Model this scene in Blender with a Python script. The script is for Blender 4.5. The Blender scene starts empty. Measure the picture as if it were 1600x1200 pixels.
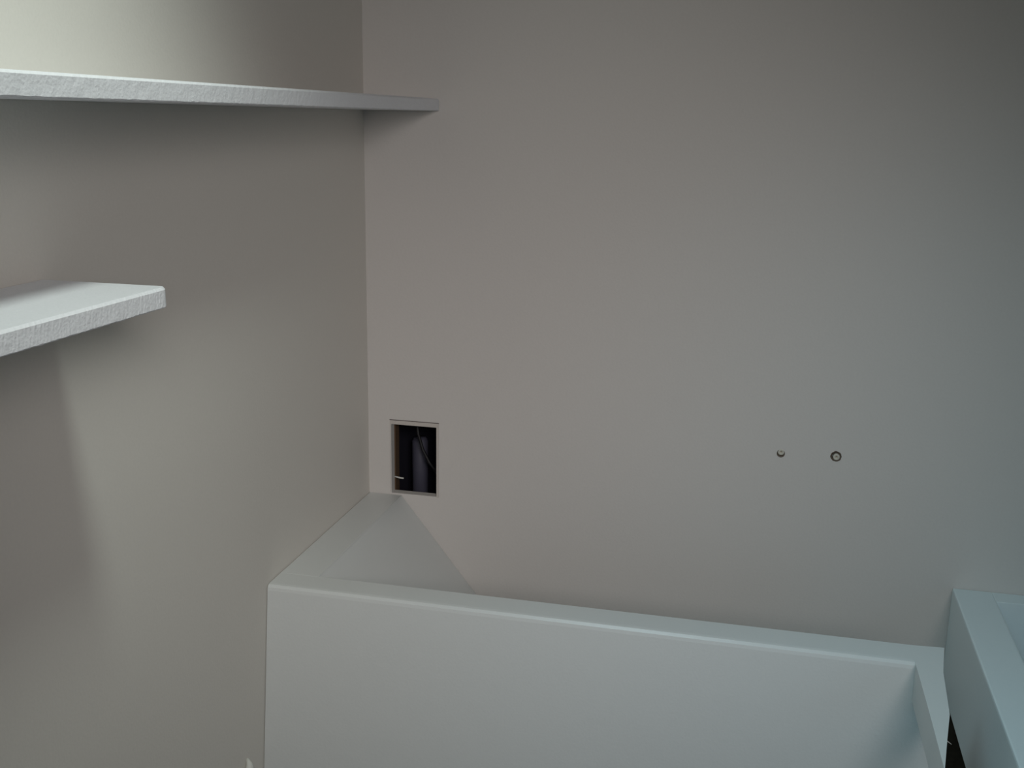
import bpy, bmesh, math, random
from mathutils import Vector, Matrix

random.seed(4)
SC = bpy.context.scene
COL = SC.collection

S, Z0 = 1.4, 0.83            # plan units -> metres; height of the boxed ledge's top


def W(x, y, z):
    return Vector((x * S, y * S, z * S + Z0))


# ------------------------------------------------------------------ camera
cam_d = bpy.data.cameras.new('camera')
cam_d.sensor_width = 36.0
cam_d.lens = 36.0 * 1715.95 / 1600.0
cam_d.clip_start = 0.02
cam = bpy.data.objects.new('camera', cam_d)
COL.objects.link(cam)
rt = Vector((0.97282788, 0.23100698, 0.0155466))
up = Vector((-0.06912686, 0.22571315, 0.97173816))
fw = Vector((-0.22096922, 0.94640866, -0.23554884))
m = Matrix((rt, up, -fw)).transposed().to_4x4()
m.translation = W(0.48815834, -1.28284207, 0.47783715)
cam.matrix_world = m
SC.camera = cam

# ------------------------------------------------------------------ world, lights, exposure
wd = bpy.data.worlds.new('world')
SC.world = wd
wd.use_nodes = True
bg = wd.node_tree.nodes['Background']
bg.inputs['Color'].default_value = (0.80, 0.92, 1.0, 1)
bg.inputs['Strength'].default_value = 0.10


def area_light(name, loc, target, sx, sy, power, colour, spread=180):
    d = bpy.data.lights.new(name, 'AREA')
    d.shape = 'RECTANGLE'
    d.size, d.size_y = sx, sy
    d.energy = power
    d.color = colour
    d.spread = math.radians(spread)
    o = bpy.data.objects.new(name, d)
    COL.objects.link(o)
    o.location = loc
    o.rotation_euler = (Vector(target) - Vector(loc)).to_track_quat('-Z', 'Y').to_euler()
    return o


def spot_light(name, loc, target, power, colour, cone, blend, radius):
    d = bpy.data.lights.new(name, 'SPOT')
    d.energy = power
    d.color = colour
    d.spot_size = math.radians(cone)
    d.spot_blend = blend
    d.shadow_soft_size = radius
    o = bpy.data.objects.new(name, d)
    COL.objects.link(o)
    o.location = loc
    o.rotation_euler = (Vector(target) - Vector(loc)).to_track_quat('-Z', 'Y').to_euler()
    return o


# unseen warm fill light added inside the room, behind the camera, facing the corner
area_light('added_front_fill', W(0.76, -1.46, 0.66), W(0.13, -0.06, 0.08), 0.60, 0.55, 1.70, (1.0, 0.935, 0.915), 60)
# cool fill lamp added overhead to brighten the tops of the boxes
area_light('cool_overhead_fill', W(0.26, -0.80, 0.98), W(0.82, -0.34, -0.12), 0.4, 0.4, 1.05, (0.55, 0.88, 1.0), 66)
area_light('cool_side_fill', W(1.15, -1.30, 0.10), W(0.70, -0.31, -0.30), 0.5, 0.5, 0.17, (0.42, 0.78, 1.0), 75)  # unseen cool fill added low at the right for the box front
# unseen ceiling downlight, assumed from the light and shelf shadows on the left wall
spot_light('assumed_downlight', W(0.34, -0.74, 1.02), W(0.02, -0.80, 0.45), 23.5, (0.89, 1.0, 0.93), 95, 1.0, 0.09)

SC.view_settings.view_transform = 'Standard'
SC.view_settings.look = 'None'
SC.view_settings.exposure = 0.0
SC.view_settings.gamma = 1.0
SC.view_settings.use_curve_mapping = False


# ------------------------------------------------------------------ materials
def paint(name, col, rough=0.6, bump=0.15, scale=220.0, bump2=0.0, scale2=40.0, var=0.03, spec=0.4):
    mt = bpy.data.materials.new(name)
    mt.use_nodes = True
    nt = mt.node_tree
    b = nt.nodes['Principled BSDF']
    b.inputs['Roughness'].default_value = rough
    b.inputs['Specular IOR Level'].default_value = spec
    tc = nt.nodes.new('ShaderNodeNewGeometry')
    n1 = nt.nodes.new('ShaderNodeTexNoise')
    n1.inputs['Scale'].default_value = scale
    n1.inputs['Detail'].default_value = 4
    nt.links.new(tc.outputs['Position'], n1.inputs['Vector'])
    n2 = nt.nodes.new('ShaderNodeTexNoise')
    n2.inputs['Scale'].default_value = scale2
    n2.inputs['Detail'].default_value = 3
    nt.links.new(tc.outputs['Position'], n2.inputs['Vector'])
    bp = nt.nodes.new('ShaderNodeBump')
    bp.inputs['Strength'].default_value = bump
    bp.inputs['Distance'].default_value = 0.002
    nt.links.new(n1.outputs['Fac'], bp.inputs['Height'])
    last = bp
    if bump2:
        bq = nt.nodes.new('ShaderNodeBump')
        bq.inputs['Strength'].default_value = bump2
        bq.inputs['Distance'].default_value = 0.004
        nt.links.new(n2.outputs['Fac'], bq.inputs['Height'])
        nt.links.new(bp.outputs['Normal'], bq.inputs['Normal'])
        last = bq
    nt.links.new(last.outputs['Normal'], b.inputs['Normal'])
    mx = nt.nodes.new('ShaderNodeMix')
    mx.data_type = 'RGBA'
    mx.inputs['A'].default_value = (*[c * (1 - var) for c in col], 1)
    mx.inputs['B'].default_value = (*[min(1, c * (1 + var)) for c in col], 1)
    nt.links.new(n1.outputs['Fac'], mx.inputs['Factor'])
    nt.links.new(mx.outputs['Result'], b.inputs['Base Color'])
    return mt


M_WALL = paint('wall_paint', (0.66, 0.635, 0.605), 0.65, 0.12, 260, 0.05, 30, 0.03)
M_LEFT = paint('left_wall_paint', (0.70, 0.67, 0.62), 0.65, 0.12, 260, 0.05, 30, 0.03)
M_CEIL = paint('ceiling_paint', (0.55, 0.55, 0.53), 0.8, 0.1)
M_BOX = paint('box_paint', (0.655, 0.675, 0.665), 0.30, 0.10, 300, 0.10, 25, 0.02)
M_TRAY = paint('tray_paint', (0.74, 0.81, 0.82), 0.45, 0.10, 300, 0.10, 25, 0.02)
M_SHELF = paint('shelf_paint', (0.80, 0.81, 0.84), 0.5, 0.26, 360, 0.10, 160, 0.04)
M_FLOOR = paint('dark_floor', (0.035, 0.026, 0.019), 0.6, 0.3, 60, 0, 20, 0.4)
M_SHADE = paint('under_tray_shade_brown', (0.060, 0.045, 0.033), 0.8, 0.3, 80, 0, 20, 0.4, 0.1)  # near-black brown standing in for shade under the tray
M_CUT = paint('plasterboard_edge', (0.58, 0.54, 0.50), 0.9, 0.4, 400)
M_LINE = paint('pencil_line', (0.14, 0.12, 0.11), 0.9, 0.1)
M_DARK = paint('cavity_dark', (0.012, 0.012, 0.018), 0.9, 0.2, 120, spec=0.1)
M_STUD = paint('stud_wood', (0.11, 0.065, 0.035), 0.8, 0.4, 90)
M_DUCT = paint('grey_blue_pipe', (0.075, 0.075, 0.105), 0.5, 0.2, 80)
M_CABLE = paint('black_cable', (0.008, 0.008, 0.009), 0.5, 0.1)
M_PALE = paint('pale_plastic', (0.62, 0.62, 0.58), 0.5, 0.1)
M_PLUG = paint('wall_plug_plastic', (0.60, 0.575, 0.50), 0.6, 0.2)
M_CHIP = paint('drilled_hole_edge', (0.13, 0.10, 0.075), 0.9, 0.5, 500, var=0.3)


# ------------------------------------------------------------------ mesh helpers
def link(name, bm, mat, parent=None, smooth=False):
    me = bpy.data.meshes.new(name)
    bmesh.ops.recalc_face_normals(bm, faces=bm.faces)
    bm.to_mesh(me)
    bm.free()
    me.materials.append(mat)
    if smooth:
        for f in me.polygons:
            f.use_smooth = True
    o = bpy.data.objects.new(name, me)
    COL.objects.link(o)
    if parent is not None:
        o.parent = parent
        o.matrix_parent_inverse = Matrix.Translation(-parent_origin(parent))
    return o


def parent_origin(p):
    return Vector(p.location)


def tag(o, label=None, cat=None, group=None, kind=None):
    for k, v in (('label', label), ('category', cat), ('group', group), ('kind', kind)):
        if v:
            o[k] = v
    return o


def empty(name, loc):
    o = bpy.data.objects.new(name, None)
    o.empty_display_size = 0.05
    o.location = loc
    COL.objects.link(o)
    return o


def hexa(pts, bevel=0.0, seg=2, bm=None):
    """pts: 8 plan-unit points, bottom loop of four then top loop of four."""
    own = bmesh.new()
    v = [own.verts.new(W(*p)) for p in pts]
    for f in ((3, 2, 1, 0), (4, 5, 6, 7), (0, 1, 5, 4), (1, 2, 6, 5), (2, 3, 7, 6), (3, 0, 4, 7)):
        own.faces.new([v[i] for i in f])
    if bevel:
        bmesh.ops.bevel(own, geom=list(own.edges), offset=bevel, segments=seg, profile=0.6, affect='EDGES')
    return own


def hexa_edge(pts, edges, bevel, seg=3):
    own = bmesh.new()
    v = [own.verts.new(W(*p)) for p in pts]
    for f in ((3, 2, 1, 0), (4, 5, 6, 7), (0, 1, 5, 4), (1, 2, 6, 5), (2, 3, 7, 6), (3, 0, 4, 7)):
        own.faces.new([v[i] for i in f])
    es = [own.edges.get((v[a], v[b])) for a, b in edges]
    bmesh.ops.bevel(own, geom=es, offset=bevel, segments=seg, profile=0.6, affect='EDGES')
    return own


def box(x0, x1, y0, y1, z0, z1, bevel=0.0, seg=2):
    return hexa([(x0, y0, z0), (x1, y0, z0), (x1, y1, z0), (x0, y1, z0),
                 (x0, y0, z1), (x1, y0, z1), (x1, y1, z1), (x0, y1, z1)], bevel, seg)


def prism(poly, z0, z1, bevel=0.0, seg=2):
    bm = bmesh.new()
    lo = [bm.verts.new(W(x, y, z0)) for x, y in poly]
    hi = [bm.verts.new(W(x, y, z1)) for x, y in poly]
    n = len(poly)
    bm.faces.new(lo[::-1])
    bm.faces.new(hi)
    for i in range(n):
        bm.faces.new((lo[i], lo[(i + 1) % n], hi[(i + 1) % n], hi[i]))
    if bevel:
        bmesh.ops.bevel(bm, geom=list(bm.edges), offset=bevel, segments=seg, profile=0.6, affect='EDGES')
    return bm


def tube(pts, r, n=10):
    """round tube through plan-unit points; r in metres (one value or one per point)."""
    bm = bmesh.new()
    P = [W(*p) for p in pts]
    R = r if isinstance(r, (list, tuple)) else [r] * len(P)
    rings = []
    for i, p in enumerate(P):
        t = (P[min(i + 1, len(P) - 1)] - P[max(i - 1, 0)]).normalized()
        a = t.orthogonal().normalized()
        b = t.cross(a)
        rings.append([bm.verts.new(p + (a * math.cos(k * 2 * math.pi / n) + b * math.sin(k * 2 * math.pi / n)) * R[i])
                      for k in range(n)])
    for i in range(len(rings) - 1):
        for k in range(n):
            bm.faces.new((rings[i][k], rings[i][(k + 1) % n], rings[i + 1][(k + 1) % n], rings[i + 1][k]))
    bm.faces.new(rings[0][::-1])
    bm.faces.new(rings[-1])
    return bm


# ------------------------------------------------------------------ room shell
XR, YF, ZF, ZC = 1.95, -1.56, -Z0 / S, 1.09
HX0, HX1, HZ0, HZ1 = 0.0305, 0.0912, 0.0022, 0.0948       # socket cutout
PLUGS = [(0.5161, 0.0978, 0.0046), (0.5787, 0.0993, 0.0060)]  # centre x, z, radius
TH = 0.012                                                # board thickness

tag(link('floor', box(-0.05, XR + 0.05, YF - 0.4, 0.05, ZF - 0.04, ZF), M_FLOOR), kind='structure')
tag(link('ceiling', box(-0.05, XR + 0.05, YF - 0.05, 0.2, ZC, ZC + 0.04), M_CEIL), kind='structure')
tag(link('wall_left', box(-0.05, 0, YF - 0.05, 0.2, ZF, ZC), M_LEFT), kind='structure')
tag(link('wall_right', box(XR, XR + 0.05, YF - 0.05, 0.2, ZF, ZC), M_CEIL), kind='structure')


def back_wall():
    """plasterboard sheet with the rectangular cutout and two drilled round holes, as one solid sheet."""
    bm = bmesh.new()
    c = 0.012
    xs = [0.0, HX0, HX1] + sum([[x - c, x + c] for x, z, r in PLUGS], []) + [XR]
    zc = 0.0985
    zs = [ZF, HZ0, zc - c + 0.006, HZ1, zc + c + 0.004, ZC]
    zlo, zhi = zs[2], zs[4]
    cache = {}

    def V(x, y, z):
        k = (round(x, 6), round(y, 6), round(z, 6))
        if k not in cache:
            cache[k] = bm.verts.new(W(x, y, z))
        return cache[k]

    def quad(x0, x1, z0, z1, y):
        bm.faces.new((V(x0, y, z0), V(x1, y, z0), V(x1, y, z1), V(x0, y, z1)))

    plug_cells = [(PLUGS[0][0] - c, PLUGS[0][0] + c), (PLUGS[1][0] - c, PLUGS[1][0] + c)]
    for y in (0.0, TH):
        for i in range(len(xs) - 1):
            for j in range(len(zs) - 1):
                x0, x1, z0, z1 = xs[i], xs[i + 1], zs[j], zs[j + 1]
                if i == 1 and 1 <= j <= 2:
                    continue
                hit = None
                for k, (a, b) in enumerate(plug_cells):
                    if abs(x0 - a) < 1e-6 and 2 <= j <= 3:
                        hit = k
                if hit is not None:
                    continue
                quad(x0, x1, z0, z1, y)
        for k, (px, pz, pr) in enumerate(PLUGS):
            a, b = plug_cells[k]
            N = 24
            circ = [V(px + pr * math.cos(2 * math.pi * t / N), y, pz + pr * math.sin(2 * math.pi * t / N)) for t in range(N)]
            zm = zs[3]
            sq = [(b, zm, 0), (b, zhi, 3), (a, zhi, 9), (a, zm, 12), (a, zlo, 15), (b, zlo, 21)]
            for q in range(6):
                x0, z0, t0 = sq[q]
                x1, z1, t1 = sq[(q + 1) % 6]
                if t1 <= t0:
                    t1 += N
                arc = [circ[t % N] for t in range(t1, t0 - 1, -1)]
                bm.faces.new([V(x0, y, z0), V(x1, y, z1)] + arc)
    # reveals of the holes
    for (x0, z0), (x1, z1) in (((HX0, HZ0), (HX1, HZ0)), ((HX1, HZ0), (HX1, zs[2])), ((HX1, zs[2]), (HX1, HZ1)),
                               ((HX1, HZ1), (HX0, HZ1)), ((HX0, HZ1), (HX0, zs[2])), ((HX0, zs[2]), (HX0, HZ0))):
        bm.faces.new((V(x0, 0, z0), V(x1, 0, z1), V(x1, TH, z1), V(x0, TH, z0)))
    for px, pz, pr in PLUGS:
        N = 24
        for t in range(N):
            a0, a1 = 2 * math.pi * t / N, 2 * math.pi * (t + 1) / N
            bm.faces.new((V(px + pr * math.cos(a0), 0, pz + pr * math.sin(a0)), V(px + pr * math.cos(a1), 0, pz + pr * math.sin(a1)),
                          V(px + pr * math.cos(a1), TH, pz + pr * math.sin(a1)), V(px + pr * math.cos(a0), TH, pz + pr * math.sin(a0))))
    return bm


wall_back = tag(link('wall_back', back_wall(), M_WALL), kind='structure')

# what is behind the cutout: the cavity between the studs
cav = bmesh.new()
CX0, CX1, CY0, CY1, CZ0, CZ1 = -0.03, 0.16, TH, 0.085, -0.10, 0.20
cv = [cav.verts.new(W(*p)) for p in ((CX0, CY0, CZ0), (CX1, CY0, CZ0), (CX1, CY1, CZ0), (CX0, CY1, CZ0),
                                     (CX0, CY0, CZ1), (CX1, CY0, CZ1), (CX1, CY1, CZ1), (CX0, CY1, CZ1))]
for f in ((0, 1, 2, 3), (4, 7, 6, 5), (1, 5, 6, 2), (2, 6, 7, 3), (3, 7, 4, 0)):
    cav.faces.new([cv[i] for i in f])
cavity = link('wall_cavity', cav, M_DARK, wall_back)
link('stud', box(CX0 + 0.002, HX0 + 0.0015, TH, TH + 0.016, CZ0 + .002, CZ1 - .002, 0.002), M_STUD, cavity)
# thin lip left round the opening where the hole was cut
lip = link('cutout_lip', box(HX0 - 0.0010, 0.0938, -0.0005, 0.0006, HZ1, 0.1000), M_CUT, wall_back)
link('cutout_lip', box(HX1, 0.0938, -0.0005, 0.0006, HZ0 - 0.001, HZ1), M_CUT, wall_back)
link('pencil_line', box(HX0 - 0.0018, 0.0945, -0.0006, 0.0006, 0.1000, 0.1009), M_LINE, wall_back)
link('pencil_line', box(0.0938, 0.0943, -0.0006, 0.0006, HZ0, 0.1000), M_CUT, wall_back)
link('pencil_line', box(HX0 - 0.0016, HX0 - 0.0008, -0.0004, 0.0006, HZ0 + .002, 0.1000), M_CUT, wall_back)

# sheet coloured dark brown as the shade on the wall below the tray
tag(link('under_tray_shade_1', box(0.690, XR, -0.004, 0.0, ZF, -0.176), M_SHADE), kind='structure')

# unseen front wall with a doorway opening added for the light behind the camera
fwall = tag(link('wall_front', box(1.35, XR, YF - 0.05, YF, ZF, ZC), M_WALL), kind='structure')
link('added_door_header', box(0, 1.35, YF - 0.05, YF, 0.86, ZC), M_WALL, fwall)

# ------------------------------------------------------------------ boxed ledge along the back wall
A0, A1 = -0.3035, -0.3067        # front edge at the left wall and at the right end
BX = 0.6425                      # right end of the front panel
TILT = 0.0243 / 0.1965           # the front leans out towards its foot
ledge = tag(empty('boxed_ledge', W(0.32, -0.15, ZF)),
            'low white painted box along the back wall with rimmed hollow top', 'box')
yb = TILT * (0 - ZF)
TB = 0.0015
link('front_panel', hexa_edge([(0.0008, A0 - yb, ZF + .001), (BX, A1 - yb, ZF + .001), (BX, -0.2685 - yb, ZF + .001), (0.0008, -0.2665 - yb, ZF + .001),
                          (0.0008, A0, 0), (BX, A1, 0), (BX, -0.2700, 0), (0.0008, -0.2700, 0)], ((4, 5),), 0.0085), M_BOX, ledge)
link('side_ledge', box(0.0006, 0.0444, -0.2715, -0.0006, -0.030, 0.0002, 0.0012), M_BOX, ledge)
# inner face slopes down from the side ledge into the hollow
dx, dz = 0.22, -0.275
link('sloping_panel', hexa([(0.030, -0.2700, -0.030), (0.0440 + dx - 0.02, -0.2700, dz - 0.015), (0.0440 + dx - 0.02, -0.0006, dz - 0.015), (0.030, -0.0006, -0.030),
                            (0.0440, -0.2700, -0.0004), (0.0440 + dx, -0.2700, dz), (0.0440 + dx, -0.0006, dz), (0.0440, -0.0006, -0.0004)]), M_BOX, ledge)
link('bottom_board', box(0.240, BX - 0.003, -0.272, -0.0006, dz - 0.012, dz), M_BOX, ledge)
link('end_panel', hexa([(BX - 0.0005, A1 - yb, ZF + .001), (0.6680, A1 - yb, ZF + .001), (0.6680, -0.0006, ZF + .001), (BX - 0.0005, -0.0006, ZF + .001),
                        (BX - 0.0005, A1 - TILT * -dz, dz), (0.6680, A1 - TILT * -dz, dz), (0.6680, -0.0006, dz), (BX - 0.0005, -0.0006, dz)]), M_BOX, ledge)
link('front_panel', hexa([(BX - 0.0005, A1 - TILT * -dz, dz), (0.6680, A1 - TILT * -dz, dz), (0.6680, -0.2700, dz), (BX - 0.0005, -0.2700, dz),
                          (BX - 0.0005, A1 - TILT * 0.037, -0.037), (0.6680, A1 - TILT * 0.037, -0.037), (0.6680, -0.2700, -0.037), (BX - 0.0005, -0.2700, -0.037)]), M_BOX, ledge)
link('corner_bracket', prism([(BX, -0.2700), (BX, A1 + 0.0004), (0.6432, -0.3500), (0.6438, -0.400), (0.6443, -0.4820),
                              (0.6523, -0.4360), (0.6600, -0.3940), (0.6650, -0.3180), (0.6725, -0.2676)], -0.0370, -0.00005), M_BOX, ledge)

# ------------------------------------------------------------------ open-topped tray box at the right
RX, RZ, RB = 0.7222, -0.0489, -0.1728
XE, YE = 1.30, -0.72
tray = tag(empty('open_tray', W(1.0, -0.35, RB)),
           'bluish white open-topped trough fixed to the back wall, right of the low box', 'trough')
RW, BW = 0.0440, 0.0275
BV = 0.0030
link('side_panel', box(RX, RX + RW, YE, -0.0004, RB, RZ, BV), M_TRAY, tray)
link('back_panel', box(RX + RW - 0.001, XE - 0.03, -BW, -0.0006, RB, RZ - 0.0002, 0.0012), M_TRAY, tray)
link('side_panel', box(XE - RW, XE, YE, -0.0004, RB, RZ, BV), M_TRAY, tray)
link('front_panel', box(RX + RW - 0.001, XE - RW + 0.001, YE, YE + 0.035, RB, RZ - 0.0002, 0.0012), M_TRAY, tray)
link('bottom_board', box(RX + RW - 0.002, XE - RW + 0.002, YE + 0.03, -BW + 0.002, RB, RB + 0.008), M_TRAY, tray)


# ------------------------------------------------------------------ wall shelves on the left
def shelf(name, w, y_near, y_far, z, t, label, corner):
    """painted board with a rough sawn front edge, subdivided along its length so the edge can waver."""
    bm = bmesh.new()
    n = 240
    prof = []
    b, c = 0.0018, 0.0008
    prof = [(0.0004, -t), (w * 0.5, -t), (w - c, -t), (w, -t + c), (w, -t * 0.5), (w, -b), (w - b, 0.0), (w * 0.5, 0.0), (0.0004, 0.0)]
    rings = []
    rnd = random.Random(len(label))
    for i in range(n + 1):
        f = i / n
        y = y_near + (y_far - y_near) * f
        edge = max(0.0, 1 - (abs(y - y_far)) / 0.004)
        ring = []
        for k, (px, pz) in enumerate(prof):
            wob = 0
            wz = 0
            if 2 <= k <= 6:
                wob = rnd.uniform(-0.00012, 0.00012)
            if k in (2, 3):
                wz = rnd.uniform(-0.0002, 0.0002)
            ring.append(bm.verts.new(W(px + wob - (corner * edge * (k in (3, 4, 5)) * 1.0) - (corner * edge * (k in (2, 6))), y, pz + z + wz)))
        rings.append(ring)
    # rounded far end
    for i in range(n):
        for k in range(len(prof) - 1):
            bm.faces.new((rings[i][k], rings[i][k + 1], rings[i + 1][k + 1], rings[i + 1][k]))
        bm.faces.new((rings[i][-1], rings[i][0], rings[i + 1][0], rings[i + 1][-1]))
    bm.faces.new(rings[0])
    bm.faces.new(rings[-1][::-1])
    o = link(name, bm, M_SHELF)
    return tag(o, label, 'shelf', 'shelves on the left wall')


shelf('wall_shelf', 0.0947, -1.02, -0.0008, 0.4985, 0.0140,
      'upper white wall shelf running into the room corner', 0.0)
shelf('wall_shelf', 0.0956, -1.02, -0.6236, 0.3642, 0.0140,
      'lower white wall shelf, its free end stopping short of the corner', 0.0018)

# ------------------------------------------------------------------ things in the cutout
duct = tube([(0.0500, 0.060, -0.09), (0.0500, 0.060, 0.057), (0.0500, 0.060, 0.062)], [0.0150, 0.0150, 0.011], 16)
tag(link('pipe', duct, M_DUCT, smooth=True), 'grey-blue upright pipe inside the dark wall cutout', 'pipe')
tag(link('cable', tube([(0.053, 0.035, 0.10), (0.056, 0.033, 0.075), (0.063, 0.031, 0.054), (0.072, 0.030, 0.038), (0.080, 0.032, 0.025), (0.093, 0.036, 0.015)], 0.0030, 8), M_CABLE, smooth=True),
    'black cable hanging slantwise inside the dark wall cutout', 'cable')
tag(link('wire', tube([(0.0300, 0.011, 0.0208), (0.0350, 0.010, 0.0204), (0.0400, 0.010, 0.0198), (0.0436, 0.010, 0.0196)], [0.0012, 0.0016, 0.0016, 0.0013], 8), M_PALE, smooth=True),
    'short pale wire end poking from the stud inside the wall cutout', 'wire')


# ------------------------------------------------------------------ two plugs in the back wall
def wall_plug(px, pz, pr, label, worn):
    o = empty('wall_plug', W(px, 0, pz))
    tag(o, label, 'plug', 'plugs in the back wall')
    N = 24
    rnd = random.Random(int(px * 1000))
    # chipped ring of bare board round the plug
    bm = bmesh.new()
    A, B, Cc = [], [], []
    for t in range(N):
        a = 2 * math.pi * t / N
        c, s = math.cos(a), math.sin(a)
        ro = pr * rnd.uniform(0.99, 1.10)
        if worn:
            ro = pr * (1.0 + 0.12 * max(0, -s)) if s < -0.2 else pr * 1.0
        A.append(bm.verts.new(W(px + ro * c, -0.0004, pz + ro * s)))
        B.append(bm.verts.new(W(px + pr * 0.72 * c, 0.0012, pz + pr * 0.72 * s)))
        Cc.append(bm.verts.new(W(px + pr * 0.70 * c, 0.008, pz + pr * 0.70 * s)))
    for t in range(N):
        u = (t + 1) % N
        bm.faces.new((A[t], A[u], B[u], B[t]))
        bm.faces.new((B[t], B[u], Cc[u], Cc[t]))
    link('hole_rim', bm, M_CHIP, o)
    # plastic plug: round head with a screw bore
    bm = bmesh.new()
    off = (0.0006, -0.0009) if not worn else (0.0002, 0.0012)
    rr = pr * (0.66 if not worn else 0.84)
    rings = []
    for r, y in ((rr, 0.010), (rr, 0.0006), (rr * 0.92, -0.0004), (rr * 0.34, -0.0003), (rr * 0.28, 0.006)):
        rings.append([bm.verts.new(W(px + off[0] + r * math.cos(2 * math.pi * t / 20), y, pz + off[1] + r * math.sin(2 * math.pi * t / 20))) for t in range(20)])
    for i in range(len(rings) - 1):
        for t in range(20):
            bm.faces.new((rings[i][t], rings[i][(t + 1) % 20], rings[i + 1][(t + 1) % 20], rings[i + 1][t]))
    bm.faces.new(rings[-1])
    link('plug_body', bm, M_PLUG, o, smooth=True)


wall_plug(*PLUGS[0], 'left of two wall plugs, filled flush with a dark lower rim', True)
wall_plug(*PLUGS[1], 'right of two wall plugs, pale in a dark chipped ring', False)

# ------------------------------------------------------------------ small things at the edges
clip = tube([(0.0006, -0.3640, -0.1665), (0.0035, -0.3655, -0.1715), (0.0050, -0.3690, -0.1800), (0.0050, -0.3715, -0.1880)],
            [0.0016, 0.0048, 0.0075, 0.0070], 12)
tag(link('wall_clip', clip, M_PALE, smooth=True), 'tiny pale clip on the left wall just beside the low white box', 'clip')
strand = tube([(0.6520, -0.4200, -0.0090), (0.6553, -0.4202, -0.0098), (0.6590, -0.4205, -0.0122)], [0.0005, 0.0007, 0.0003], 6)
tag(link('frayed_strand', strand, M_PALE, smooth=True), 'thin pale strand sticking out into the dark gap between the two boxes', 'strand')
